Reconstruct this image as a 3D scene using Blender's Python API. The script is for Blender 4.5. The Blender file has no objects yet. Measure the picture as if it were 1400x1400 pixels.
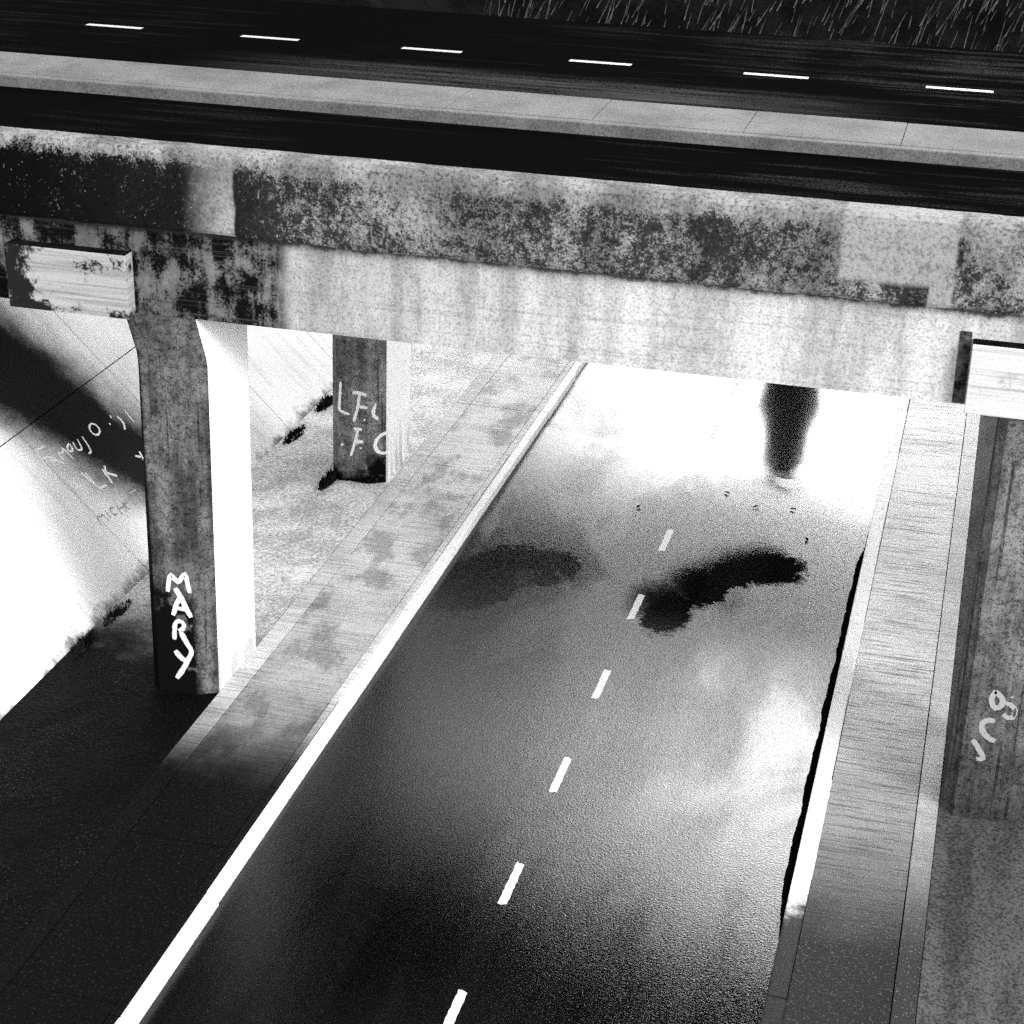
import bpy, bmesh, math, random
from mathutils import Vector, Matrix, noise
random.seed(7)
S = bpy.context.scene
C = S.collection
R = math.radians

# ---------------------------------------------------------------- node helpers
class N:
    """tiny builder for a procedural material"""
    def __init__(self, name, rough=.8, spec=.3, ior=1.45):
        self.m = bpy.data.materials.new(name); self.m.use_nodes = True
        self.t = self.m.node_tree; self.b = self.t.nodes['Principled BSDF']
        self.set('Roughness', rough); self.set('Specular IOR Level', spec); self.set('IOR', ior)
        g = self.t.nodes.new('ShaderNodeNewGeometry'); self.pos = g.outputs['Position']; self.nrm = g.outputs['Normal']
        s = self.t.nodes.new('ShaderNodeSeparateXYZ'); self.t.links.new(self.pos, s.inputs[0])
        self.x, self.y, self.z = s.outputs
    def put(self, sock, v):
        if isinstance(v, bpy.types.NodeSocket): self.t.links.new(v, sock)
        elif sock.type == 'RGBA' and not hasattr(v, '__len__'): sock.default_value = (v, v, v, 1)
        else: sock.default_value = v
    def set(self, name, v): self.put(self.b.inputs[name], v)
    def math(self, op, a, b=0., c=0., clamp=False):
        n = self.t.nodes.new('ShaderNodeMath'); n.operation = op; n.use_clamp = clamp
        for i, v in enumerate((a, b, c)): self.put(n.inputs[i], v)
        return n.outputs[0]
    def add(self, a, b): return self.math('ADD', a, b)
    def mul(self, a, b): return self.math('MULTIPLY', a, b)
    def sub(self, a, b): return self.math('SUBTRACT', a, b)
    def inv(self, a): return self.math('SUBTRACT', 1., a)
    def noise(self, scale=1., detail=3., rough=.55, sc=(1, 1, 1), off=(0, 0, 0), dist=0.):
        mp = self.t.nodes.new('ShaderNodeMapping'); self.t.links.new(self.pos, mp.inputs[0])
        mp.inputs['Scale'].default_value = sc; mp.inputs['Location'].default_value = off
        n = self.t.nodes.new('ShaderNodeTexNoise'); self.t.links.new(mp.outputs[0], n.inputs['Vector'])
        n.inputs['Scale'].default_value = scale; n.inputs['Detail'].default_value = detail
        n.inputs['Roughness'].default_value = rough; n.inputs['Distortion'].default_value = dist
        return n.outputs['Fac']
    def voro(self, scale, sc=(1, 1, 1), feat='F1'):
        mp = self.t.nodes.new('ShaderNodeMapping'); self.t.links.new(self.pos, mp.inputs[0]); mp.inputs['Scale'].default_value = sc
        n = self.t.nodes.new('ShaderNodeTexVoronoi'); n.feature = feat; self.t.links.new(mp.outputs[0], n.inputs['Vector'])
        n.inputs['Scale'].default_value = scale
        return n.outputs['Distance']
    def ss(self, v, a, b, lo=0., hi=1.):
        """smooth step of v from a to b"""
        n = self.t.nodes.new('ShaderNodeMapRange'); n.interpolation_type = 'SMOOTHSTEP'
        for i, q in enumerate((v, a, b, lo, hi)): self.put(n.inputs[i], q)
        return n.outputs[0]
    def box(self, v, a, b, soft=.1):
        return self.mul(self.ss(v, a - soft, a + soft), self.ss(v, b + soft, b - soft))
    def mix(self, f, a, b):
        n = self.t.nodes.new('ShaderNodeMix'); n.data_type = 'FLOAT'
        for i, v in ((0, f), (2, a), (3, b)): self.put(n.inputs[i], v)
        return n.outputs[0]
    def grey(self, v):
        """v is a grey albedo, number or socket"""
        if isinstance(v, (int, float)): self.set('Base Color', (v, v, v, 1))
        else:
            n = self.t.nodes.new('ShaderNodeCombineColor')
            for i in range(3): self.put(n.inputs[i], v)
            self.t.links.new(n.outputs[0], self.b.inputs['Base Color'])
        return self
    def bump(self, h, strength=.5, dist=.02):
        n = self.t.nodes.new('ShaderNodeBump'); self.put(n.inputs['Height'], h)
        n.inputs['Strength'].default_value = strength; n.inputs['Distance'].default_value = dist
        self.t.links.new(n.outputs[0], self.b.inputs['Normal'])
        return self

# ---------------------------------------------------------------- object helpers
def link(o, parent=None):
    C.objects.link(o)
    if parent: o.parent = parent
    return o
def mesh(name, bm, mats, parent=None, smooth=False):
    me = bpy.data.meshes.new(name); bmesh.ops.recalc_face_normals(bm, faces=bm.faces)
    bm.to_mesh(me); bm.free()
    for m in (mats if isinstance(mats, (list, tuple)) else [mats]): me.materials.append(m.m if isinstance(m, N) else m)
    if smooth:
        for p in me.polygons: p.use_smooth = True
    return link(bpy.data.objects.new(name, me), parent)
def empty(name, loc=(0, 0, 0)):
    o = bpy.data.objects.new(name, None); o.location = loc; o.empty_display_size = .3
    return link(o)
def tag(o, label=None, cat=None, group=None, kind=None):
    for k, v in (('label', label), ('category', cat), ('group', group), ('kind', kind)):
        if v: o[k] = v
    return o
def add_box(bm, x0, x1, y0, y1, z0, z1, bev=0., idx=0):
    r = bmesh.ops.create_cube(bm, size=1.)
    vs = r['verts']
    for v in vs:
        v.co = Vector((x0 + (v.co.x + .5) * (x1 - x0), y0 + (v.co.y + .5) * (y1 - y0), z0 + (v.co.z + .5) * (z1 - z0)))
    fs = {f for v in vs for f in v.link_faces}
    for f in fs: f.material_index = idx
    if bev:
        bmesh.ops.bevel(bm, geom=list({e for v in vs for e in v.link_edges}), offset=bev, segments=2, affect='EDGES', profile=.6)
def box(name, x0, x1, y0, y1, z0, z1, mat, parent=None, bev=0.):
    bm = bmesh.new(); add_box(bm, x0, x1, y0, y1, z0, z1, bev); return mesh(name, bm, mat, parent)
def prism(bm, prof, axis, a, b, cuts=1):
    """profile of 2D points swept along an axis: axis 0 sweeps X (points are y,z), axis 1 sweeps Y (points are x,z)"""
    rows = []
    for k in range(cuts + 1):
        t = a + (b - a) * k / cuts
        rows.append([bm.verts.new((t, p[0], p[1]) if axis == 0 else (p[0], t, p[1])) for p in prof])
    n = len(prof)
    for r0, r1 in zip(rows, rows[1:]):
        for i in range(n): bm.faces.new((r0[i], r0[(i + 1) % n], r1[(i + 1) % n], r1[i]))
    bm.faces.new(rows[0]); bm.faces.new(rows[-1][::-1])
def sheet(bm, pts, cuts=None):
    bm.faces.new([bm.verts.new(p) for p in pts])
def strokes(name, lines, frame, width, mat, parent, jitter=.12, th=.003):
    """painted letters: each stroke a thin raised ribbon of paint; frame(u, v, w) -> world point"""
    bm = bmesh.new(); rnd = random.Random(len(lines))
    for k, ln in enumerate(lines):
        pts = [Vector(p) for p in ln]
        dense = [pts[0]]
        for a, b in zip(pts, pts[1:]):
            n = max(1, int((b - a).length / .05))
            dense += [a.lerp(b, i / n) for i in range(1, n + 1)]
        if len(dense) > 4:                                     # soften the corners of the hand-drawn line
            dense = [dense[0]] + [(dense[i - 1] + dense[i] * 2 + dense[i + 1]) / 4 for i in range(1, len(dense) - 1)] + [dense[-1]]
        L, Rr = [], []
        w0 = width * rnd.uniform(.85, 1.15)
        for i, p in enumerate(dense):
            d = (dense[min(i + 1, len(dense) - 1)] - dense[max(i - 1, 0)]).normalized()
            q = Vector((-d.y, d.x)) * w0 * .5
            e = .75 if i in (0, len(dense) - 1) else 1.
            L.append(p + q * e * (1 + rnd.uniform(-jitter, jitter))); Rr.append(p - q * e * (1 + rnd.uniform(-jitter, jitter)))
        h = th + k * .0006
        top = [(bm.verts.new(frame(a.x, a.y, h)), bm.verts.new(frame(b.x, b.y, h))) for a, b in zip(L, Rr)]
        bot = [(bm.verts.new(frame(a.x, a.y, .0)), bm.verts.new(frame(b.x, b.y, .0))) for a, b in zip(L, Rr)]
        for i in range(len(top) - 1):
            (a, b), (c, d), (e, f), (g, i2) = top[i], top[i + 1], bot[i], bot[i + 1]
            bm.faces.new((a, b, d, c)); bm.faces.new((a, c, g, e)); bm.faces.new((b, f, i2, d))
        bm.faces.new((top[0][0], bot[0][0], bot[0][1], top[0][1])); bm.faces.new((top[-1][0], top[-1][1], bot[-1][1], bot[-1][0]))
    return mesh(name, bm, mat, parent)

# ---------------------------------------------------------------- materials
def m_concrete(name, lo, hi, scale=1.2, fine=18, rough=.85, spec=.2):
    n = N(name, rough, spec)
    a = n.noise(scale, 5, .6); f = n.noise(fine, 3, .6)
    v = n.mix(n.ss(n.add(n.mul(a, .65), n.mul(f, .35)), .36, .62), lo, hi)
    v = n.mul(v, n.ss(n.noise(fine * 1.1, 3, .75), .34, .56, .55, 1.1))
    n.grey(v).bump(f, .35, .01)
    return n

def m_slope():
    n = N('pale_slab_concrete', .85, .2)
    a = n.noise(.5, 5, .6); f = n.noise(22, 3, .65); st = n.noise(1.2, 4, .6, sc=(.35, 3., .35))
    v = n.mix(n.ss(a, .3, .7), .72, .86)
    v = n.mul(v, n.ss(f, .2, .42, .8, 1.))
    v = n.mul(v, n.ss(st, .3, .5, .86, 1.))
    edge = n.sub(n.z, n.mul(n.noise(2.2, 4, .7), .7))          # mud splashed along the foot of the slope
    v = n.mul(v, n.ss(edge, -.30, -.05, .18, 1.))
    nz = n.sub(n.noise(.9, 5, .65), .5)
    c0 = n.sub(30.0, n.mul(n.sub(n.z, .7), .55))               # shade under the bridge, painted as a dark band on the slabs
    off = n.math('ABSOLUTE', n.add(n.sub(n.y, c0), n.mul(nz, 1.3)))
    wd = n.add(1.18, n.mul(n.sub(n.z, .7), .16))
    shade_band = n.mul(n.ss(n.sub(n.add(off, n.mul(n.sub(f, .5), .5)), wd), .75, -.75), n.ss(n.z, .35, .8))
    n.set('Specular IOR Level', n.mix(shade_band, .2, .0))
    v = n.mix(n.mul(shade_band, .985), v, .004)
    n.grey(v).bump(n.add(f, n.mul(a, .5)), .3, .01)
    return n

def m_shade_band():  # black for the painted bridge shade; no object uses it
    n = N('black_shade_band', .5, .3)
    f = n.noise(25, 3, .65)
    n.grey(n.mix(n.ss(f, .55, .75), .006, .03))
    return n

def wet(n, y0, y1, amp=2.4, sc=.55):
    """1 where wet ground is painted black for a dark reflection, 0 under the deck"""
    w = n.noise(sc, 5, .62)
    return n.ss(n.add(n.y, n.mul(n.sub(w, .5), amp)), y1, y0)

def m_walk(name, y0, y1, base_lo, base_hi, wetv, ribs=30, ribc=.6, damp=None, blot=1.):  # damp: range and factor of the dimming towards the near end
    n = N(name, .55, .35)
    a = n.noise(.8, 5, .6); f = n.noise(30, 2, .6)
    br = n.noise(1., 3, .7, sc=(.9, ribs, 1))                    # broom lines across the walk
    v = n.mix(n.ss(n.add(n.mul(a, .5), n.mul(f, .5)), .36, .62), base_lo, base_hi)
    v = n.mul(v, n.ss(br, .36, .52, ribc, 1.))
    if damp: v = n.mul(v, n.ss(n.add(n.y, n.mul(n.sub(n.noise(.6, 4), .5), 2.)), damp[0], damp[1], damp[2], 1.))  # pavement colour dimmed gradually towards the near end
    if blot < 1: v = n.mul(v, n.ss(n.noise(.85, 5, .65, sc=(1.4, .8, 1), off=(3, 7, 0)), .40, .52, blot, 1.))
    w = wet(n, y0, y1)  # wet ground painted black for a dark reflection
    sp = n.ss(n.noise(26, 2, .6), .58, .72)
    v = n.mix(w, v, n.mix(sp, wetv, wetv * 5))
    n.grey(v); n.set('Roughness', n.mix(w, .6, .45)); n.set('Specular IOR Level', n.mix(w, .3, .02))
    n.bump(n.add(br, n.mul(f, .6)), .45, .012)
    return n

def m_verge():
    n = N('rough_paved_verge', .5, .2)
    a = n.noise(.9, 5, .62); f = n.noise(16, 3, .6); c = n.voro(9, (1, 1.4, 1))
    v = n.mix(n.ss(n.add(n.mul(a, .5), n.mul(f, .5)), .4, .6), .34, .74)
    v = n.mul(v, n.ss(n.add(c, n.mul(n.sub(f, .5), .4)), .0, .32, .38, 1.))
    w = wet(n, 24.4, 27.4, 3.2, .45)  # wet ground painted black for a dark reflection
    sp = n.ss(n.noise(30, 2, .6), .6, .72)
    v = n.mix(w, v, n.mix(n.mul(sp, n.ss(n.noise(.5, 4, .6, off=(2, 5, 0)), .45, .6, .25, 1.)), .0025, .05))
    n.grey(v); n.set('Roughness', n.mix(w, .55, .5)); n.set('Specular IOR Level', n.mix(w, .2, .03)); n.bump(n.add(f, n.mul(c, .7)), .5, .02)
    return n

def m_asphalt(name, base, speck, rough=.34, spec=.5, ior=1.5, grain=34, bump=.5, film=False):
    n = N(name, rough, spec, ior)
    f = n.add(n.mul(n.noise(grain, 2, .6), .6), n.mul(n.noise(grain * 2.3, 2, .7), .4)); a = n.noise(.35, 5, .6); b = n.noise(.5, 4, .6, sc=(3, .3, 1))
    v = n.mix(n.ss(f, .54, .68), base, speck)
    v = n.mul(v, n.ss(a, .3, .7, .6, 1.3))
    n.grey(v)
    n.set('Roughness', n.mix(n.ss(n.add(n.mul(a, .6), n.mul(b, .4)), .35, .65), rough * .75, rough * 1.3))
    if film:                                                    # standing water: a sheet far down the right lane and ragged puddles
        swl = n.noise(.22, 4, .55, sc=(1., .7, 1), dist=2.2)    # polished and coarse areas of the old surfacing
        trk = n.math('MAXIMUM', n.math('MAXIMUM', n.box(n.x, -3.9, -3.3, .35), n.box(n.x, -2.4, -1.9, .3)), n.math('MAXIMUM', n.box(n.x, -8.2, -7.6, .35), n.box(n.x, -6.6, -6.0, .35)))
        crs = n.add(n.ss(n.add(n.mul(swl, .75), n.mul(b, .25)), .38, .60), n.mul(trk, -.35))
        crs = n.math('MAXIMUM', n.sub(crs, n.mul(n.ss(n.x, -5.6, -7.4), n.ss(n.y, 34, 28, 0., .85))), 0.)
        far = n.mul(n.box(n.y, 30.5, 36.5, 1.2), n.ss(n.add(n.x, n.mul(n.sub(swl, .5), 4.)), -6.6, -4.8))
        crs = n.math('MINIMUM', n.add(n.mul(crs, n.ss(n.y, 18.5, 24., .2, 1.)), n.mul(far, 1.2)), 1.7)
        r0 = n.mix(crs, .10, .235)
        w1 = n.sub(n.noise(.7, 5, .6), .5); w2 = n.sub(n.noise(2.6, 5, .7), .5); w3 = n.sub(n.noise(9, 4, .7), .5)
        e = n.mul(w1, 2.2)
        fm = n.mul(n.ss(n.add(n.y, e), 33.0, 36.2), n.ss(n.add(n.x, n.mul(e, .5)), -7.6, -5.6))
        sw = n.add(n.noise(.55, 3, .5, sc=(1.3, .8, 1), dist=1.6), n.ss(n.add(n.y, n.mul(e, .4)), 35.2, 36.6, 0., .4))     # swirls where silt breaks the water film
        fm = n.mul(fm, n.ss(sw, .40, .56, .55, 1.))
        w4 = n.sub(n.noise(28, 3, .75), .5)
        rag = n.add(n.mul(w2, .8), n.add(n.mul(w3, .7), n.mul(w4, .5)))
        def ell(cx, cy, rx, ry, rot=0.):
            dx, dy = n.sub(n.x, cx), n.sub(n.y, cy); c, si = math.cos(rot), math.sin(rot)
            u = n.add(n.mul(dx, c / rx), n.mul(dy, si / rx)); v_ = n.add(n.mul(dx, -si / ry), n.mul(dy, c / ry))
            return n.math('SQRT', n.add(n.mul(u, u), n.mul(v_, v_)))
        d1 = n.math('MINIMUM', n.math('MINIMUM', ell(-4.60, 29.1, .48, .95), ell(-4.15, 30.2, .55, .85)), n.math('MINIMUM', ell(-3.2, 31.3, .8, .75), ell(-3.75, 30.85, .55, .62)))
        d1 = n.add(d1, rag)
        soft = n.ss(n.sub(n.y, n.mul(n.add(n.x, 4.7), 1.5)), 28.6, 30.0, .06, 1.5)      # shallow, feathered on its far side
        p1 = n.ss(n.sub(d1, 1.), soft, n.mul(soft, -.6))
        d2 = n.add(n.math('MINIMUM', ell(-7.9, 29.4, .85, 1.7, -.35), ell(-7.0, 30.1, .7, .8)), n.mul(rag, .9))
        p2 = n.mul(n.ss(d2, 1.12, .85), .32)
        pd = n.math('MAXIMUM', p1, p2)
        wt = n.math('MAXIMUM', fm, pd)
        n.set('Roughness', n.mix(wt, r0, .05))
        n.bump(n.add(n.mul(f, n.mix(wt, n.mix(crs, .55, 1.05), .035)), n.mul(n.mul(w3, .5), n.mul(pd, .25))), bump, .012)
        # tar joints and tyre-polished bands
        v = n.mul(v, n.mix(n.ss(n.noise(1.1, 4, .65, sc=(1.6, .12, 1)), .4, .62), .45, 1.25))
        n.grey(v)
    else: n.bump(f, bump, .012)
    return n

def m_deck():
    n = N('black_deck_asphalt', .92, .0)
    f = n.noise(24, 2, .65); st = n.noise(1., 4, .65, sc=(.22, 3.2, 1)); pt = n.noise(.16, 3, .5, sc=(1, .5, 1))
    lane = n.mul(n.ss(n.add(st, n.mul(n.sub(pt, .5), .8)), .52, .72), n.ss(f, .42, .62))
    dusty = n.mul(n.box(n.y, 39.6, 41.6, .5), n.box(n.x, -16, -4, 3.))   # pale dust swept against the walkway side
    v = n.add(.0022, n.add(n.mul(lane, n.ss(n.x, -12, 0, .010, .03)), n.mul(n.mul(dusty, n.ss(n.mul(n.add(st, f), .5), .42, .6)), .035)))
    n.grey(v).bump(f, .3, .01)
    return n

def m_paint(name, v, wear=.2, rough=.6, chip=.06):
    n = N(name, rough, .2)
    f = n.noise(16, 4, .75); g = n.noise(1.3, 3, .6); q = n.noise(60, 2, .6)
    th = n.add(.30, n.mul(n.sub(g, .42), chip * 4))              # chipped and scuffed more in some stretches than in others
    k = n.ss(n.sub(f, th), -.02, .05, 1. - wear, 1.)
    n.grey(n.mul(n.mul(v, k), n.ss(q, .2, .5, .75, 1.))); n.bump(f, .3, .006)
    return n

def m_kerb():
    n = m_paint('white_kerb_paint', .86, .8, chip=.08)
    base = n.b.inputs['Base Color'].links[0].from_socket.node.inputs[0].links[0].from_socket
    e = n.sub(n.noise(2.4, 5, .7), .5)
    bare = n.mul(n.ss(n.x, -3, -2.5), n.ss(n.add(n.y, n.mul(e, 2.6)), 21.5, 20.5))    # the paint has worn away at the near end of the right kerb
    grit = n.ss(n.noise(30, 3, .7), .3, .55, .65, 1.)
    side = n.ss(n.noise(5, 4, .7), .32, .44, .72, 1.)
    n.grey(n.mix(bare, n.mul(base, n.mul(grit, side)), .012))
    return n

def m_parapet():
    n = N('mossy_parapet_concrete', .95, .0)
    big = n.noise(.6, 5, .7, sc=(1, 1, .6), dist=1.); med = n.noise(5.5, 4, .65); fine = n.noise(19, 3, .75)
    peb = n.ss(n.add(n.voro(13), n.mul(n.noise(30, 2), .3)), .34, .2)
    left = n.ss(n.x, -7., -13.5)                                # the moss is thickest at the left end
    h = n.ss(n.z, 8.86, 8.55)
    grit = n.add(n.mul(n.noise(12, 4, .8), .5), n.mul(n.noise(34, 3, .75), .5))
    m = n.add(n.mul(big, .5), n.add(n.mul(med, .26), n.add(n.mul(fine, .3), n.mul(grit, .75))))
    m = n.sub(m, .355)
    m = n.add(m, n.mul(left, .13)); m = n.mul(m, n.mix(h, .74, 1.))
    moss = n.ss(m, .49, .59)
    pale = n.noise(1.6, 4, .6, sc=(1, 1, .4))
    v = n.mix(n.ss(pale, .35, .65), .14, .28)
    v = n.mul(v, n.ss(fine, .34, .56, .35, 1.))
    v = n.mix(n.mul(moss, n.mix(left, .9, 1.)), v, .003)
    v = n.mix(n.mul(peb, n.ss(n.noise(4, 3), .5, .62)), v, .13)
    jit = n.mul(n.sub(n.noise(3, 3), .5), .12)
    px = n.add(n.x, jit)
    rep = n.math('MAXIMUM', n.mul(n.mul(n.ss(px, -10.75, -10.05), n.ss(px, -9.94, -9.99)), n.ss(n.add(n.z, n.mul(n.sub(med, .5), .8)), 8.0, 8.9, 1., .55)), n.mul(n.box(px, -1.75, -.35, .05), n.ss(n.add(n.z, jit), 7.96, 8.06)))
    rep = n.math('MAXIMUM', rep, n.box(px, -.62, -.32, .03))      # cleaner repair mortar
    v = n.mix(n.mul(rep, n.ss(med, .3, .5, .35, .85)), v, n.mul(.30, n.ss(fine, .3, .56, .5, 1.)))
    n.grey(v).bump(n.add(fine, med), .6, .02)
    return n

def m_beam():
    n = N('streaked_beam_concrete', .9, .0)
    s1 = n.noise(.8, 5, .65, sc=(1., 1, .22)); s2 = n.noise(3.4, 4, .65, sc=(1., 1, .09)); bd = n.noise(1., 3, .65, sc=(.3, 1, 24))
    fine = n.noise(27, 3, .75); blot = n.noise(1.7, 5, .65); gr = n.noise(9, 4, .7, sc=(1, 1, .5))
    v = n.mix(n.ss(n.add(n.mul(s1, .55), n.add(n.mul(s2, .25), n.mul(gr, .2))), .38, .60), .24, .46)
    run = n.mul(n.ss(n.noise(1.7, 2, .5, sc=(1, 1, .02)), .62, .68), n.ss(gr, .3, .5))        # pale lime runs
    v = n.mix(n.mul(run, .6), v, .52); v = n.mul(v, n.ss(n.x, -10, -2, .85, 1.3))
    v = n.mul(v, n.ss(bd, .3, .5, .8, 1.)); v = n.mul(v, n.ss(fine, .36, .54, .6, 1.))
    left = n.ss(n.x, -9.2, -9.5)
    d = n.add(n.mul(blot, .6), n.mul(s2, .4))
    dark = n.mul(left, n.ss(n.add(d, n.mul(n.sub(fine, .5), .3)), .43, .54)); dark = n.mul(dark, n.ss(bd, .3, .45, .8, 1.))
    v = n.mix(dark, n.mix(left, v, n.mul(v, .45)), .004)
    lip = n.mul(n.ss(n.add(n.z, n.mul(n.noise(3.5, 4, .7, sc=(1, 1, 0)), .22)), 7.74, 7.80), .85)
    v = n.mix(lip, v, .03)
    n.grey(v).bump(n.add(fine, bd), .3, .01)
    return n

def m_panel():
    n = N('board_marked_panel_concrete', .9, .0)
    bd = n.noise(1., 4, .65, sc=(.5, 1, 22)); blot = n.noise(2.6, 5, .65); fine = n.noise(28, 3, .7)
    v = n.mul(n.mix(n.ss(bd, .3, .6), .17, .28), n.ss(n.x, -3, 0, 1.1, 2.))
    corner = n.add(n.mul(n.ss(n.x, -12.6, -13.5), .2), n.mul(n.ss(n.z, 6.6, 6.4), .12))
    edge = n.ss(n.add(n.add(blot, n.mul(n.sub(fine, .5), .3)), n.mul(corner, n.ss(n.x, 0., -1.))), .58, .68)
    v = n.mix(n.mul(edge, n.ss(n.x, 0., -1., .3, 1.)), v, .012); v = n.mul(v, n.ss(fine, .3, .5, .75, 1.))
    n.grey(v).bump(n.add(fine, bd), .3, .01)
    return n

def m_pier(name, lo, hi, foot_z, foot_max=9., low=1., shade_x=-99.):
    n = N(name, .9, .0)
    a = n.noise(1.6, 5, .65); st = n.noise(3., 4, .65, sc=(1.6, 1.6, .16)); f = n.add(n.mul(n.noise(42, 4, .75), .65), n.mul(n.noise(9, 4, .7), .35))
    v = n.mix(n.ss(n.add(n.mul(a, .5), n.mul(st, .5)), .38, .62), lo, hi)
    v = n.mul(v, n.ss(n.z, .2, 3.5, low, 1.))
    v = n.mul(v, n.ss(f, .40, .55, .22, 1.15))
    run = n.ss(n.noise(6., 3, .6, sc=(1.6, 1.6, .05)), .60, .68)             # sooty runs down the face
    v = n.mul(v, n.mul(n.sub(1., n.mul(run, .6)), n.ss(n.add(n.x, n.mul(n.sub(f, .5), .2)), shade_x, shade_x + .1, .12, 1.)))  # left chamfer of the first pier coloured dark for its shade
    foot = n.ss(n.add(n.z, n.mul(n.sub(n.noise(1.8, 4, .6), .5), 1.3)), foot_z + .2, foot_z - .2)      # black splash-back at the foot
    foot = n.mul(foot, n.ss(n.add(n.x, n.mul(n.sub(f, .5), .2)), foot_max + .1, foot_max - .02))
    v = n.mix(n.mul(foot, n.ss(n.noise(2.3, 3), .33, .40)), v, .004)
    sx = n.t.nodes.new('ShaderNodeSeparateXYZ'); n.t.links.new(n.nrm, sx.inputs[0])
    n.grey(v).bump(n.add(f, st), .4, .012)
    return n
def m_pier_white():  # road-facing side, much paler than the pier fronts
    n = N('white_pier_side', .75, .25)
    a = n.noise(2.2, 4, .6, sc=(1, 2, .25)); f = n.noise(24, 3, .7)
    foot = n.ss(n.add(n.z, n.mul(n.sub(n.noise(2.5, 4, .6), .5), 1.2)), 1.5, .2)
    v = n.mul(.92, n.sub(1., n.mul(n.mul(foot, .55), n.ss(n.add(n.mul(a, .6), n.mul(f, .4)), .40, .58))))
    n.grey(v).bump(f, .2, .006)
    return n

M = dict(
    slope=m_slope(), shade_band=m_shade_band(), verge=m_verge(),
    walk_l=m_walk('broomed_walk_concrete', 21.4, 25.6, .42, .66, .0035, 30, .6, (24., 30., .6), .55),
    walk_r=m_walk('broomed_walk_concrete_far_side', 20.0, 23.6, .50, .74, .022, 21, .3, (22., 28.5, .27)),
    strip=m_walk('smooth_walk_edge', 21.6, 25.2, .40, .62, .004), strip_r=m_walk('smooth_walk_edge_far_side', 20., 26., .4, .6, .035),
    asphalt=m_asphalt('wet_asphalt', .0018, .011, .17, .5, 1.43, 30, .6, True),
    deck=m_deck(),
    white=m_kerb(), dash=m_paint('white_road_paint', .7, .85, chip=.10),
    deckdash=m_paint('worn_deck_paint', .4, .7), spray=m_paint('white_spray_paint', .6, .75, chip=.07), greyspray=m_paint('grey_spray_paint', .3, .3),
    fcspray=m_paint('bright_white_spray_paint', .88, .4, chip=.03), numspray=m_paint('dull_white_spray_paint', .36, .85, chip=.10), oldspray=m_paint('faded_white_spray_paint', .8, .9, chip=.10),
    deckwalk=m_concrete('deck_walk_concrete', .075, .13, 1.0, 30), soil=m_concrete('dark_soil', .002, .006, .6, 12, .95, 0.),
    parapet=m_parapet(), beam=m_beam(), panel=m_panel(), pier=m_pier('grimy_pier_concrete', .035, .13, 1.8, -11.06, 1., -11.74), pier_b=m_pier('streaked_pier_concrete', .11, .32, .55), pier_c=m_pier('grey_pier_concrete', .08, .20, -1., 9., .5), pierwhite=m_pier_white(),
    grime=m_concrete('black_grime', .003, .01, 4, 25, .9, 0.), soffit=m_concrete('soffit_concrete', .05, .11, .8, 14),
    gutter=m_asphalt('silted_gutter', .002, .006, .9, .0), joint=m_concrete('joint_filler', .004, .09, 9, 16, .9, 0.),
    kerb=m_concrete('bare_kerb_concrete', .006, .03, 2, 20),
    leaf=m_concrete('dark_foliage', .004, .02, 3, 10, .9, 0.), bark=m_concrete('dark_bark', .02, .04, 4, 20),
)

# ---------------------------------------------------------------- the setting
Y0, Y1 = -60., 57.
SX = -13.56                                                     # foot of the left slope
bm = bmesh.new()
prof = [(-700, 5.62), (SX - 5.6, 5.6), (SX - .02, .02), (SX + .1, -.12), (3.4, -.12), (9.0, 5.6), (700, 5.62)]
for (a, b) in zip(prof, prof[1:]):
    n = 12
    for k in range(n):
        ya = Y0 + (900 - Y0) * k / n; yb = Y0 + (900 - Y0) * (k + 1) / n
        sheet(bm, [(a[0], ya, a[1]), (b[0], ya, b[1]), (b[0], yb, b[1]), (a[0], yb, a[1])])
for (xa, xb) in ((-22, 14),):                                   # the cutting is closed by a bank where the road bends away
    for (ya, za, yb, zb) in ((57., -.1, 59., .9), (59., .9, 66., 5.65), (66., 5.65, 120., 6.2), (120., 6.2, 420., 7.)):
        for k in range(9):
            x0 = xa + (xb - xa) * k / 9; x1 = xa + (xb - xa) * (k + 1) / 9
            sheet(bm, [(x0, ya, za), (x1, ya, za), (x1, yb, zb), (x0, yb, zb)])
bmesh.ops.remove_doubles(bm, verts=bm.verts, dist=.001)
tag(mesh('terrain', bm, M['soil']), 'dark earth of the cutting and the land around it', 'ground', kind='structure')

# concrete slabs paving the two banks, with open joints between them
def embankment(side, label):
    bm = bmesh.new()
    foot = SX if side < 0 else 3.36
    rows = [(.0, 2.44), (2.455, 4.95), (4.965, 5.66)]
    y = 6.55
    while y < 46:
        for (a, b) in rows:
            x0, x1 = foot + side * a, foot + side * b
            q = [(x0, y + .012, a), (x0, y + 3.488, a), (x1, y + 3.488, b), (x1, y + .012, b)]
            nx, nz = (.035, .035) if side < 0 else (-.035, .035)
            dn = [bm.verts.new((p[0] - nx, p[1], p[2] - nz)) for p in q]; up = [bm.verts.new((p[0] + nx, p[1], p[2] + nz)) for p in q]
            bm.faces.new(up); bm.faces.new(dn[::-1])
            for i in range(4): bm.faces.new((up[i], dn[i], dn[(i + 1) % 4], up[(i + 1) % 4]))
        y += 3.5
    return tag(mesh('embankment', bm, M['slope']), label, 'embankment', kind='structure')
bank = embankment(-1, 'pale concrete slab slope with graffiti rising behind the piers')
embankment(1, 'pale concrete slab slope on the far side of the road')

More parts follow.
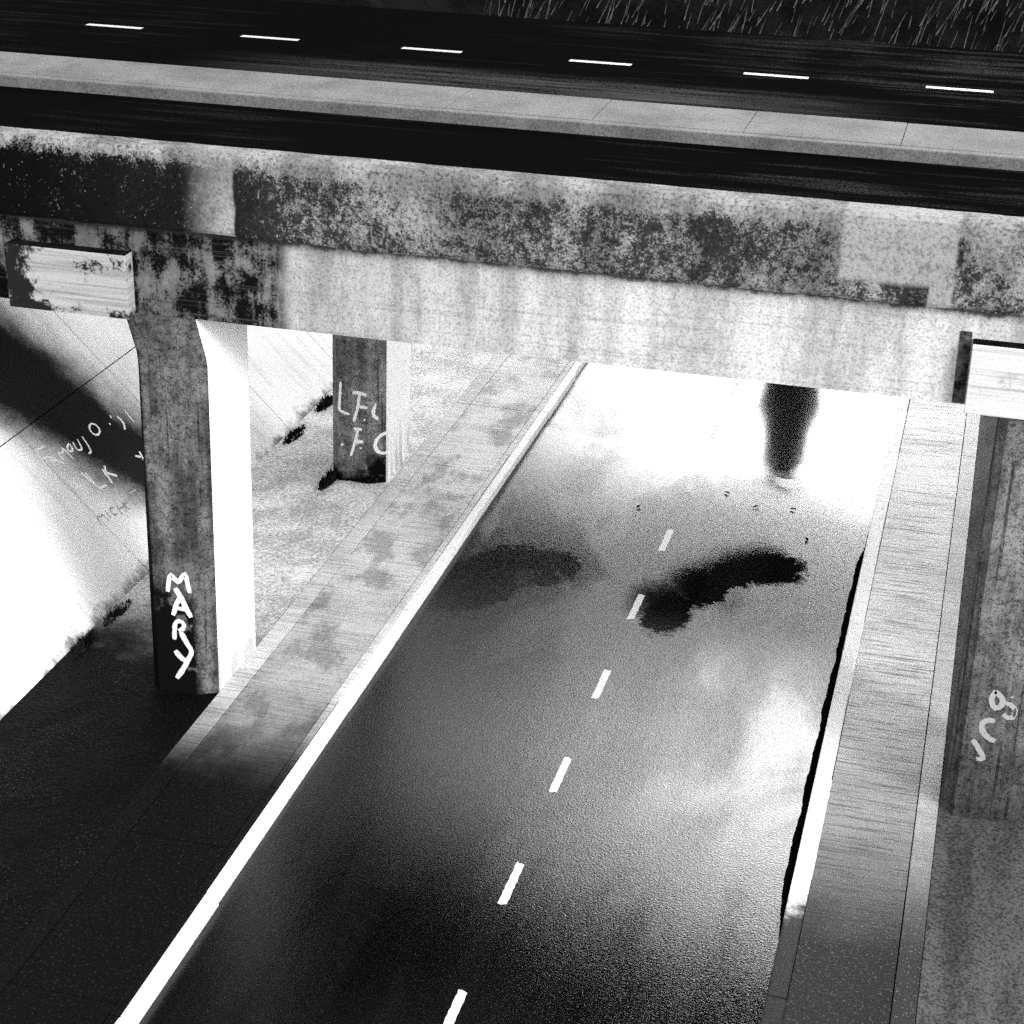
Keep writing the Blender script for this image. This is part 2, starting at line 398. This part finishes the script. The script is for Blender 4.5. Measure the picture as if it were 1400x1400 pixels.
bm = bmesh.new(); sheet(bm, [(-8.8, Y0, 0), (-1.4, Y0, 0), (-1.4, Y1, 0), (-8.8, Y1, 0)])
road = tag(mesh('road', bm, M['asphalt']), 'wet black two-lane road passing under the bridge', 'road', kind='structure')
d0, per = 17.55, 2.83
for k in range(-3, 12):
    ya = d0 + k * per - .32; bm = bmesh.new()
    e = [(-5.17, ya), (-5.05, ya + .02), (-5.045, ya + .97), (-5.165, ya + .99)]; rd = random.Random(k)
    pts = []
    for (p, q) in zip(e, e[1:] + e[:1]):                        # the edges have crumbled with the asphalt
        m_ = 3 if abs(p[1] - q[1]) < .1 else 14
        pts += [(p[0] + (q[0] - p[0]) * t_ / m_ + rd.uniform(-.007, .007), p[1] + (q[1] - p[1]) * t_ / m_ + rd.uniform(-.02, .02)) for t_ in range(m_)]
    sheet(bm, [(x, y, .004) for x, y in pts])
    o = mesh('lane_marking', bm, M['dash'], road)

def walk(name, x0, x1, z1, y_first, step, mat, label):
    bm = bmesh.new(); y = y_first - step * 12
    while y < 54:
        add_box(bm, x0, x1, y + .008, y + step - .008, -.1, z1 + random.uniform(-.003, .003), .006); y += step
    return tag(mesh(name, bm, mat), label, 'pavement', kind='structure')
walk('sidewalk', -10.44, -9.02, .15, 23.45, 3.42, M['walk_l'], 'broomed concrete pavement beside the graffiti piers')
walk('sidewalk', -10.77, -10.452, .152, 23.45, 3.42, M['strip'], 'narrow smooth concrete strip between piers and pavement')
walk('sidewalk', -1.19, .055, .15, 23.7, 6.9, M['walk_r'], 'ribbed concrete pavement right of the road')
walk('sidewalk', .07, .36, .152, 23.7, 6.9, M['strip_r'], 'smooth strip along the outer edge of the ribbed pavement')
def kerb(x0, x1, ya, yb, mat, label, z=.16):
    bm = bmesh.new(); y = ya
    while y < yb - .01:
        e = min(y + 2.6, yb)
        add_box(bm, x0 + random.uniform(-.004, .004), x1 + random.uniform(-.014, .014), y + .003, e - .003, -.1, z + random.uniform(-.004, .004), .025); y = e
    return tag(mesh('kerb', bm, mat), label, 'kerb', kind='structure')
kerb(-8.875, -8.70, -20, 57, M['white'], 'white painted kerb along the left pavement')
kerb(-9.012, -8.885, -20, 57, M['strip'], 'bare grey back edge of the left kerb', .155)
kerb(-1.45, -1.2, -20, 57, M['white'], 'white painted kerb along the ribbed pavement, worn bare at its near end')
bm = bmesh.new(); rg = random.Random(4); prev = None
for k in range(150):
    y = 20.4 + 13. * k / 149; wdt = .12 * min(1, (33.6 - y) / 2.) * min(1, (y - 20.2) / 1.2) + .035 * noise.noise(Vector((y * 1.3, 0, 0))) + rg.uniform(-.008, .008)
    cur = (bm.verts.new((-1.445 - max(.01, wdt), y, .004)), bm.verts.new((-1.443, y, .004)))
    if prev: bm.faces.new((prev[0], prev[1], cur[1], cur[0]))
    prev = cur
tag(mesh('gutter', bm, M['gutter']), 'black wet gutter beside the right kerb', 'gutter', kind='structure')
def verge(x0, x1, label, mat):
    bm = bmesh.new()
    nx, ny = 8, 150
    g = [[bm.verts.new((x0 + (x1 - x0) * i / nx, -20 + 78 * j / ny, .14 + (random.uniform(-.012, .012) if 0 < i < nx else 0))) for i in range(nx + 1)] for j in range(ny + 1)]
    for j in range(ny):
        for i in range(nx): bm.faces.new((g[j][i], g[j][i + 1], g[j + 1][i + 1], g[j + 1][i]))
    return tag(mesh('ground', bm, mat), label, 'ground', kind='structure')
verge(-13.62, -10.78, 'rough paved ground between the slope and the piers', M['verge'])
n = N('damp_side_ground', .8, .05)
f = n.noise(24, 3, .75); a = n.noise(.9, 5, .65, sc=(2.5, .4, 1))
n.grey(n.mul(n.mix(n.ss(n.add(n.mul(a, .6), n.mul(f, .4)), .36, .62), .045, .11), n.ss(f, .34, .56, .4, 1.1))).bump(f, .4, .012); M['side'] = n
verge(.37, 3.5, 'damp grey ground along the right edge', M['side'])

# ---------------------------------------------------------------- near bridge
XA, XB = -34., 16.
br = tag(empty('overpass_bridge', (-5, 27.7, 6.43)), 'stained concrete overpass with mossy parapet carried on graffiti piers', 'bridge')
def part(o, label=None):
    o.parent = br; o.matrix_parent_inverse = Matrix.Translation(br.location).inverted()
    if label: o['label'] = label
    return o
for x0, x1 in ((XA, -19.6), (9.3, XB)): part(box('abutment', x0, x1, 24.4, 31.4, 5.4, 6.455, M['soffit']))
part(box('deck_slab', XA, XB, 23.9, 31.8, 6.46, 7.95, M['soffit']))
bm = bmesh.new()
prism(bm, [(23.6, 6.43), (24.2, 6.43), (24.2, 6.455), (23.898, 6.458), (23.898, 7.76), (23.6, 7.76)], 0, XA, XB, 40)
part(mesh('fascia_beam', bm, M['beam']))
for x0, x1, lab in ((-13.48, -11.62, 'board-marked panel with a blackened top corner'), (.0, 1.95, 'clean pale panel')):
    bm = bmesh.new(); add_box(bm, x0, x1, 23.36, 23.598, 6.40, 7.34, .012)
    for f in bm.faces:
        if f.normal.z > .7: f.material_index = 1
        if f.normal.x < -.7: f.material_index = 1
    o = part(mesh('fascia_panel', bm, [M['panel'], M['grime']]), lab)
for x0, x1 in ((-13.62, -13.50), (-.17, -.02)):
    part(box('expansion_joint', x0, x1, 23.585, 23.597, 6.45, 7.42, M['joint']))
bm = bmesh.new()
prism(bm, [(23.42, 7.75), (23.40, 7.80), (23.41, 8.84), (23.45, 8.90), (23.82, 8.90), (23.87, 8.85), (23.95, 7.99), (23.93, 7.765)], 0, XA, XB, 200)
rr = random.Random(3)
for v in bm.verts:
    if v.co.z < 7.82: v.co.z += rr.uniform(-.012, .012)
    v.co.y += rr.uniform(-.004, .004); v.co.z += rr.uniform(-.004, .004)
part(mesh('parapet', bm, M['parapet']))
bm = bmesh.new(); sheet(bm, [(XA, 23.9, 8.0), (XB, 23.9, 8.0), (XB, 29.96, 8.0), (XA, 29.96, 8.0)])
part(mesh('roadway', bm, M['deck']))
bm = bmesh.new(); x = XA
while x < XB:
    add_box(bm, x + .006, x + 2.494, 30.17, 31.8, 7.96, 8.2 + rr.uniform(-.003, .003), .01); x += 2.5
part(mesh('walkway', bm, M['deckwalk']))
part(box('walkway_kerb', XA, XB, 29.95, 30.162, 7.96, 8.195, M['deckwalk'], bev=.02))
for x0 in (-11.75, .55):
    part(box('cap_beam', x0, x0 + .85, 25.3, 34.3, 5.75, 6.452, M['soffit']))

# ---------------------------------------------------------------- far bridge
fb = tag(empty('overpass_bridge', (-5, 43, 6.1)), 'black asphalt carriageway with one row of short white dashes beyond the grey walkway', 'bridge')
def fpart(o):
    o.parent = fb; o.matrix_parent_inverse = Matrix.Translation(fb.location).inverted(); return o
ZF = 6.45
XD, PD, LD, YD = -22.28, 4.107, 1.48, 43.56
bm = bmesh.new()
fe = lambda x: 48.6
for (za, zb) in ((5.75, ZF - .02),):
    q = [(-70, 39.7), (24, 39.7), (24, fe(24)), (-20, fe(-20)), (-70, fe(-70))]
    lo = [bm.verts.new((x, y, za)) for x, y in q]; hi = [bm.verts.new((x, y, zb)) for x, y in q]
    bm.faces.new(lo[::-1]); bm.faces.new(hi)
    for k in range(5): bm.faces.new((lo[k], lo[(k + 1) % 5], hi[(k + 1) % 5], hi[k]))
fpart(mesh('deck_slab', bm, M['soffit']))
bm = bmesh.new(); sheet(bm, [(-70, 39.7, ZF), (24, 39.7, ZF), (24, fe(24), ZF), (-20, fe(-20), ZF), (-70, fe(-70), ZF)])
fpart(mesh('roadway', bm, M['deck']))
for k in range(-4, 9):
    xa = XD + PD * k; bm = bmesh.new(); sheet(bm, [(xa, YD - .11, ZF + .004), (xa + LD, YD - .11, ZF + .004), (xa + LD, YD + .11, ZF + .004), (xa, YD + .11, ZF + .004)])
    fpart(mesh('lane_marking', bm, M['deckdash']))

# ---------------------------------------------------------------- piers
def pier_mesh():
    """chamfered wall pier whose face leans out under the beam; origin at the front right foot corner"""
    bm = bmesh.new()
    def ring(z, f, tap=0.):
        # x left..right, y front..back ; f pushes the front forward
        return [(-.93, -.18 - f), (-.30, -.18 - f), (0 + tap, .0 - f), (0 + tap, 1.52), (-.25, 1.70), (-.85, 1.70), (-1.10 + tap, 1.52), (-1.10 + tap, .0 - f)]
    hs = [(.0, 0, 0)] + [(.35 * k, 0, .004 * k) for k in range(1, 16)] + [(5.45, 0, .06), (5.6, .03, .06), (5.85, .14, .06), (6.1, .25, .06), (6.3, .34, .06)]
    rings = [[bm.verts.new((x, y, z)) for x, y in ring(z, f, t)] for z, f, t in hs]
    for a, b in zip(rings, rings[1:]):
        for i in range(8):
            fc = bm.faces.new((a[i], a[(i + 1) % 8], b[(i + 1) % 8], b[i]))
            fc.material_index = 1 if i == 2 else 0
    bm.faces.new(rings[0][::-1]); bm.faces.new(rings[-1])
    return bm
def make_pier(loc, label):
    t = tag(empty('bridge_pier', loc), label, 'pier', 'concrete piers carrying the overpass')
    return t
first = make_pier((-10.77, 23.95, .13), 'grimy bridge pier tagged MARY in white paint, nearest the slope')
shaft = mesh('shaft', pier_mesh(), [M['pier'], M['pierwhite']], first)
def copy_pier(loc, label, mat):
    t = make_pier(loc, label); s = shaft.copy(); s.data = shaft.data.copy(); s.data.materials[0] = mat.m; C.objects.link(s); s.parent = t; return t
second = copy_pier((-10.87, 32.57, .13), 'bridge pier tagged F.C twice, farther under the bridge', M['pier_b'])
third = copy_pier((1.5, 23.95, .13), 'grimy bridge pier with a white 108 sprayed on it beyond the ribbed pavement', M['pier_c'])

MARY = [[[-11.47,1.9],[-11.41,2.22],[-11.29,2.07],[-11.16,2.27],[-11.1,1.93]],[[-11.4,1.5],[-11.33,1.71],[-11.26,1.85]],[[-11.34,1.98],[-11.26,1.85],[-11.18,1.66],[-11.1,1.51]],[[-11.33,1.64],[-11.19,1.63]],[[-11.4,1.08],[-11.38,1.35],[-11.35,1.41],[-11.25,1.42],[-11.2,1.35],[-11.24,1.27],[-11.32,1.24]],[[-11.29,1.23],[-11.21,1.07],[-11.11,0.91],[-11.2,0.72],[-11.31,0.52],[-11.4,0.39]],[[-11.4,0.88],[-11.33,0.79],[-11.23,0.72]]]
FC = [[[-11.33,2.05],[-11.37,1.75],[-11.46,1.43]],[[-11.48,2.03],[-11.33,2.04],[-11.19,2.0]],[[-11.4,1.76],[-11.18,1.74]],[[-11.25,1.5],[-11.23,1.47]],[[-10.82,1.94],[-10.98,1.87],[-11.07,1.72],[-11.08,1.57],[-10.98,1.48],[-10.81,1.5]],[[-10.84,1.7],[-10.81,1.67]],[[-11.72,2.22],[-11.74,1.92],[-11.76,1.62],[-11.67,1.59],[-11.54,1.57]],[[-11.46,1.27],[-11.29,1.28]],[[-11.37,1.28],[-11.44,0.98],[-11.53,0.7]],[[-11.46,1.02],[-11.27,1.02]],[[-11.33,0.9],[-11.31,0.87]],[[-10.8,1.21],[-10.95,1.16],[-11.05,1.02],[-11.05,0.87],[-10.95,0.76],[-10.8,0.78]],[[-11.72,0.93],[-11.69,0.9]]]
NUM = [[[0.7,1.42],[0.8,1.28],[0.9,1.14],[0.78,1.12]],[[0.96,1.77],[0.84,1.78],[0.78,1.7],[0.8,1.59],[0.89,1.49],[1.0,1.45]],[[0.91,2.24],[0.87,2.16],[0.87,2.05],[0.93,1.96],[0.99,1.97],[1.03,2.05],[1.01,2.15],[0.91,2.24]],[[1.06,2.08],[1.15,2.07],[1.21,1.98],[1.2,1.85],[1.12,1.82],[1.05,1.89]],[[1.13,2.19],[1.14,2.17]]]
FAM = [[[-15.72,27.58],[-15.55,27.52],[-15.38,27.46]],[[-15.72,27.58],[-15.7,27.71],[-15.69,27.86]],[[-15.58,27.54],[-15.56,27.72]],[[-15.4,27.68],[-15.54,27.71],[-15.56,27.74],[-15.37,27.92]],[[-15.47,27.7],[-15.45,27.87]],[[-15.36,27.99],[-15.55,28.01],[-15.46,28.1],[-15.55,28.22],[-15.34,28.22]],[[-15.52,28.45],[-15.51,28.32],[-15.46,28.25],[-15.42,28.32],[-15.44,28.44],[-15.52,28.45]],[[-15.51,28.56],[-15.39,28.47],[-15.37,28.53],[-15.37,28.64],[-15.5,28.72]],[[-15.49,28.89],[-15.36,28.84],[-15.26,28.78],[-15.27,28.67]],[[-15.55,29.37],[-15.53,29.23],[-15.43,29.18],[-15.37,29.29],[-15.42,29.47],[-15.51,29.48],[-15.55,29.37]],[[-15.48,30.02],[-15.45,29.98]],[[-15.41,29.82],[-15.38,29.81]],[[-15.42,30.16],[-15.33,30.19],[-15.25,30.13],[-15.22,30.05]],[[-15.41,30.48],[-15.32,30.46],[-15.21,30.45]],[[-14.92,27.62],[-15.13,27.62],[-15.14,27.72],[-14.88,27.85]],[[-15.04,27.65],[-15.02,27.84]],[[-15.15,28.1],[-14.93,28.14]],[[-15.11,28.19],[-14.85,28.15],[-14.82,28.4]],[[-15.01,28.64],[-14.79,28.57]],[[-15.02,28.76],[-14.95,28.64],[-14.82,28.83]],[[-14.87,29.89],[-14.76,29.82],[-14.65,29.74]],[[-14.86,29.7],[-14.81,29.8]],[[-14.86,30.14],[-14.71,30.08]],[[-14.86,30.14],[-14.85,30.34]]]
MIC = [[[-14.48,27.47],[-14.62,27.54],[-14.54,27.65],[-14.61,27.71],[-14.46,27.72]],[[-14.59,27.83],[-14.47,27.82]],[[-14.55,28.1],[-14.58,27.98],[-14.53,27.91],[-14.46,27.94],[-14.46,28.04]],[[-14.56,28.2],[-14.4,28.13]],[[-14.54,28.4],[-14.4,28.3]],[[-14.49,28.17],[-14.47,28.36]],[[-14.5,28.39],[-14.46,28.5],[-14.51,28.56],[-14.53,28.47],[-14.44,28.35],[-14.39,28.44]],[[-14.56,28.67],[-14.39,28.61],[-14.39,28.72]],[[-14.55,28.78],[-14.38,28.75]],[[-14.55,28.74],[-14.53,28.96]],[[-14.51,28.95],[-14.31,28.85]],[[-14.43,28.9],[-14.35,28.96]]]
def on_pier(p):
    lx, ly, lz = p.location
    def fr(u, v, w):                                            # u is world x, v height; follows the chamfers left and right of the face
        x = u - lx
        if x > -.30: y = -.18 + (x + .30) * .6
        elif x < -.93: y = -.18 + (-.93 - x) * 1.06
        else: y = -.18
        return (x, y - w, v - lz)
    return fr
strokes('graffiti', MARY, on_pier(first), .082, M['spray'], first)['label'] = 'white letters MARY painted one below the other'
strokes('graffiti', FC, on_pier(second), .064, M['fcspray'], second)['label'] = 'white letters F.C painted twice'
strokes('graffiti', NUM, on_pier(third), .072, M['numspray'], third)['label'] = 'slanting white figures 108'
def on_slope(u, v, w): return (u + (w + .05) * .7071, v, (SX - u) + (w + .05) * .7071)
strokes('graffiti', FAM, on_slope, .03, M['oldspray'], bank)['label'] = 'two faded lines of white scrawled letters'
strokes('graffiti', MIC, on_slope, .022, M['greyspray'], bank)['label'] = 'small grey name MICHELLE scrawled along the slope'

# ---------------------------------------------------------------- small things
def tuft(loc, r, n, hgt, label, mat=None):
    bm = bmesh.new(); rn = random.Random(int(abs(loc[0] * 100 + loc[1] * 10)))
    for _ in range(n):
        a = rn.uniform(0, 6.283); d = r * rn.random() ** .6; x, y = math.cos(a) * d * .32, math.sin(a) * d * 1.3
        h = hgt * rn.uniform(.35, 1.); lx, ly = rn.uniform(-.5, .5) * h, rn.uniform(-.5, .5) * h; w = rn.uniform(.008, .02); t = rn.uniform(0, 3.14)
        wx, wy = math.cos(t) * w, math.sin(t) * w
        p = [bm.verts.new(q) for q in ((x - wx, y - wy, 0), (x + wx, y + wy, 0), (x + lx * .5 + wx, y + ly * .5 + wy, h * .7), (x + lx * .5 - wx, y + ly * .5 - wy, h * .7), (x + lx, y + ly, h))]
        bm.faces.new((p[0], p[1], p[2], p[3])); bm.faces.new((p[3], p[2], p[4]))
    r_ = bmesh.ops.create_icosphere(bm, subdivisions=2, radius=1.); bmesh.ops.scale(bm, verts=r_['verts'], vec=(r * .3, r * 1.25, hgt * .22))
    for v in r_['verts']: v.co += Vector((rn.gauss(0, .025), rn.gauss(0, .03), rn.gauss(0, .012)))
    o = mesh('weed_tuft', bm, mat or M['leaf']); o.location = loc
    return tag(o, label, 'weeds', 'weeds rooted along the walls')
tuft((-13.48, 24.75, .13), .35, 150, .15, 'dark weed tuft at the foot of the slope left of the MARY pier')
tuft((-13.46, 25.9, .13), .4, 130, .10, 'low weeds at the foot of the slope behind the MARY pier')
tuft((-13.43, 36.2, .13), .45, 170, .15, 'weed tuft at the slope foot left of the F.C pier')
tuft((-13.45, 34.3, .13), .42, 170, .09, 'low straggling weeds along the slope foot seen between the two left piers')
tuft((-11.95, 32.2, .13), .34, 300, .2, 'black clump of weeds and dirt at the foot of the F.C pier')

for lx, ly, a in ((-2.56, 32.7, .3), (-2.98, 34.0, 1.4), (-3.7, 33.9, 2.2), (-4.35, 34.4, .9), (-5.9, 33.2, 2.8)):
    bm = bmesh.new(); q = [(0, -.07), (.035, -.03), (.03, .03), (0, .09), (-.035, .03), (-.03, -.03)]
    vs = [bm.verts.new((x, y, .012 + abs(x) * .5 + .01 * (i % 2))) for i, (x, y) in enumerate(q)]; bm.faces.new(vs)
    o = mesh('fallen_leaf', bm, M['leaf']); o.location = (lx, ly, .002); o.rotation_euler = (0, 0, a)
    tag(o, 'small dark leaf lying on the wet road under the bridge', 'leaf', 'leaves on the wet road')
bm = bmesh.new(); rn = random.Random(9)                         # dry stalks on the bank beyond the upper carriageway
for _ in range(3200):
    y = rn.uniform(58, 76); x = rn.uniform(-20, 13); z = min(.9 + (y - 59) * .68, 5.66) if y > 59 else .4
    h = rn.choice((.4, .6, .9, 1.5)) * rn.uniform(.6, 1.1); lx, ly = rn.uniform(.1, .6) * h, rn.uniform(-.2, .2) * h; w0 = rn.uniform(.012, .025)
    p = [bm.verts.new(q) for q in ((x - w0, y, z), (x + w0, y, z), (x + lx + .004, y + ly, z + h), (x + lx - .004, y + ly, z + h))]; bm.faces.new(p)
tag(mesh('grass', bm, m_concrete('dry_stalks', .01, .10, 1., 6)), 'sparse dry stalks on the dark bank beyond the upper carriageway', 'grass', kind='stuff')

# tall slender poplar far beyond the bridges; the wet road mirrors it
def added_cluster_tree(loc, hgt, rad, n, label, seed):
    t = tag(empty('tree', loc), label, 'tree'); rn = random.Random(seed); bm = bmesh.new()  # the added unseen tree, there only for its reflection
    hubs = [(Vector((rn.gauss(0, .42), rn.gauss(0, .42), rn.uniform(-.7, .8))) * rad * .9 + Vector((0, 0, hgt - rad)), rad * rn.uniform(.3, .55)) for _ in range(16)]
    for _ in range(n):
        c, r0 = rn.choice(hubs); p = c + Vector((rn.gauss(0, 1), rn.gauss(0, 1), rn.gauss(0, 1))).normalized() * r0 * rn.random() ** .4
        u = Vector((rn.gauss(0, 1), rn.gauss(0, 1), rn.gauss(0, 1))).normalized(); v = u.orthogonal().normalized(); k = rn.uniform(.16, .4)
        bm.faces.new([bm.verts.new(p + q) for q in (u * k, v * k * .6, -u * k, -v * k * .6)])
    mesh('crown', bm, M['leaf'], t)
    bm = bmesh.new(); r = bmesh.ops.create_cone(bm, segments=12, radius1=.45, radius2=.12, depth=hgt - rad, cap_ends=True)
    bmesh.ops.translate(bm, verts=bm.verts, vec=(0, 0, (hgt - rad) / 2)); mesh('trunk', bm, M['bark'], t)
added_cluster_tree((-18.6, 67, 5.6), 19, 5.6, 7000, 'unseen broad tree added beyond the bridges to darken the left lane with its reflection', 11)  # out of view, added so its reflection darkens the left lane
pop = tag(empty('poplar_tree', (-11.4, 120, 6.1)), 'tall dark poplar beyond the bridges, mirrored as a dark streak in the wet road', 'tree')
bm = bmesh.new(); rn = random.Random(5)
for k in range(16000):
    t = rn.random() ** .8; z = 1 + 31 * t
    a = rn.uniform(0, 6.283); rad = 4.3 * (1 - t) ** .5 * (  .88 + .42 * noise.noise(Vector((math.cos(a), math.sin(a), z * .5)))) * rn.random() ** .5; c = Vector((math.cos(a) * rad, math.sin(a) * rad, z)); s = rn.uniform(.3, .7)
    u = Vector((rn.gauss(0, 1), rn.gauss(0, 1), rn.gauss(0, 1.3))).normalized(); v = u.orthogonal().normalized()
    bm.faces.new([bm.verts.new(c + q) for q in (u * s, v * s * .6, -u * s, -v * s * .6)])
mesh('crown', bm, M['leaf'], pop)
bm = bmesh.new()
r = bmesh.ops.create_cone(bm, segments=12, radius1=.5, radius2=.08, depth=30, cap_ends=True); bmesh.ops.translate(bm, verts=bm.verts, vec=(0, 0, 14.9))
mesh('trunk', bm, M['bark'], pop)

# ---------------------------------------------------------------- light, sky, camera
GLOW, SIDE, BASE = 95., 6.5, 2.2
EL, AZ = 28., 130.                                              # sun elevation; azimuth clockwise from the road direction
w = bpy.data.worlds.new("World"); S.world = w; w.use_nodes = True
t = w.node_tree; bg = t.nodes['Background']
sky = t.nodes.new('ShaderNodeTexSky'); sky.sky_type = 'NISHITA'; sky.sun_disc = False
sky.sun_elevation = R(EL); sky.sun_rotation = R(AZ); sky.air_density = 1.; sky.dust_density = 6.; sky.ozone_density = 1.
bw = t.nodes.new('ShaderNodeRGBToBW'); t.links.new(sky.outputs[0], bw.inputs[0])
def wn(op, a, b=0., c=0., cl=False):
    n = t.nodes.new('ShaderNodeMath'); n.operation = op; n.use_clamp = cl
    for i, v in enumerate((a, b, c)):
        if isinstance(v, bpy.types.NodeSocket): t.links.new(v, n.inputs[i])
        else: n.inputs[i].default_value = v
    return n.outputs[0]
tc = t.nodes.new('ShaderNodeTexCoord')
cl = t.nodes.new('ShaderNodeTexNoise'); t.links.new(tc.outputs['Generated'], cl.inputs['Vector']); cl.inputs['Scale'].default_value = 3.5; cl.inputs['Detail'].default_value = 5
def glow(az, el, power):                                       # where the cloud is thin and bright
    dv = t.nodes.new('ShaderNodeVectorMath'); dv.operation = 'DOT_PRODUCT'; t.links.new(tc.outputs['Generated'], dv.inputs[0])
    dv.inputs[1].default_value = (math.sin(R(az)) * math.cos(R(el)), math.cos(R(az)) * math.cos(R(el)), math.sin(R(el)))
    return wn('POWER', wn('MAXIMUM', dv.outputs['Value'], 0.), power)
cloud = wn('MULTIPLY', wn('MULTIPLY_ADD', cl.outputs['Fac'], 1.2, .4), wn('MULTIPLY_ADD', glow(-1, 22, 60.), GLOW, wn('MULTIPLY_ADD', glow(80, 25, 3.), SIDE, BASE)))
tot = wn('ADD', wn('MULTIPLY', bw.outputs[0], .5), cloud)
t.links.new(tot, bg.inputs['Color']); bg.inputs['Strength'].default_value = .15
L = bpy.data.lights.new('sun', 'SUN'); L.energy = .8; L.angle = R(10); L.color = (1, .995, .985)
so = link(bpy.data.objects.new('sun', L))
d = Vector((math.sin(R(AZ)) * math.cos(R(EL)), math.cos(R(AZ)) * math.cos(R(EL)), math.sin(R(EL))))
so.rotation_euler = d.to_track_quat('Z', 'Y').to_euler(); so.location = d * 60

cam = bpy.data.cameras.new('camera'); co = link(bpy.data.objects.new('camera', cam))
r_, u_, f_ = (Vector(v) for v in ((.96635, .25627, .02232), (-.12608, .39621, .90946), (-.22423, .88167, -.41518)))
mw = Matrix((( r_.x, u_.x, -f_.x, 0), (r_.y, u_.y, -f_.y, 0), (r_.z, u_.z, -f_.z, 15.187), (0, 0, 0, 1)))
co.matrix_world = mw
cam.sensor_width = 36; cam.lens = 36 * 2586.14 / 1400; cam.clip_end = 3000
S.camera = co
S.view_settings.view_transform = 'Standard'; S.view_settings.look = 'None'; S.view_settings.gamma = 1.
S.view_settings.exposure = 1.3
S.render.film_transparent = False
S.cycles.use_denoising = False
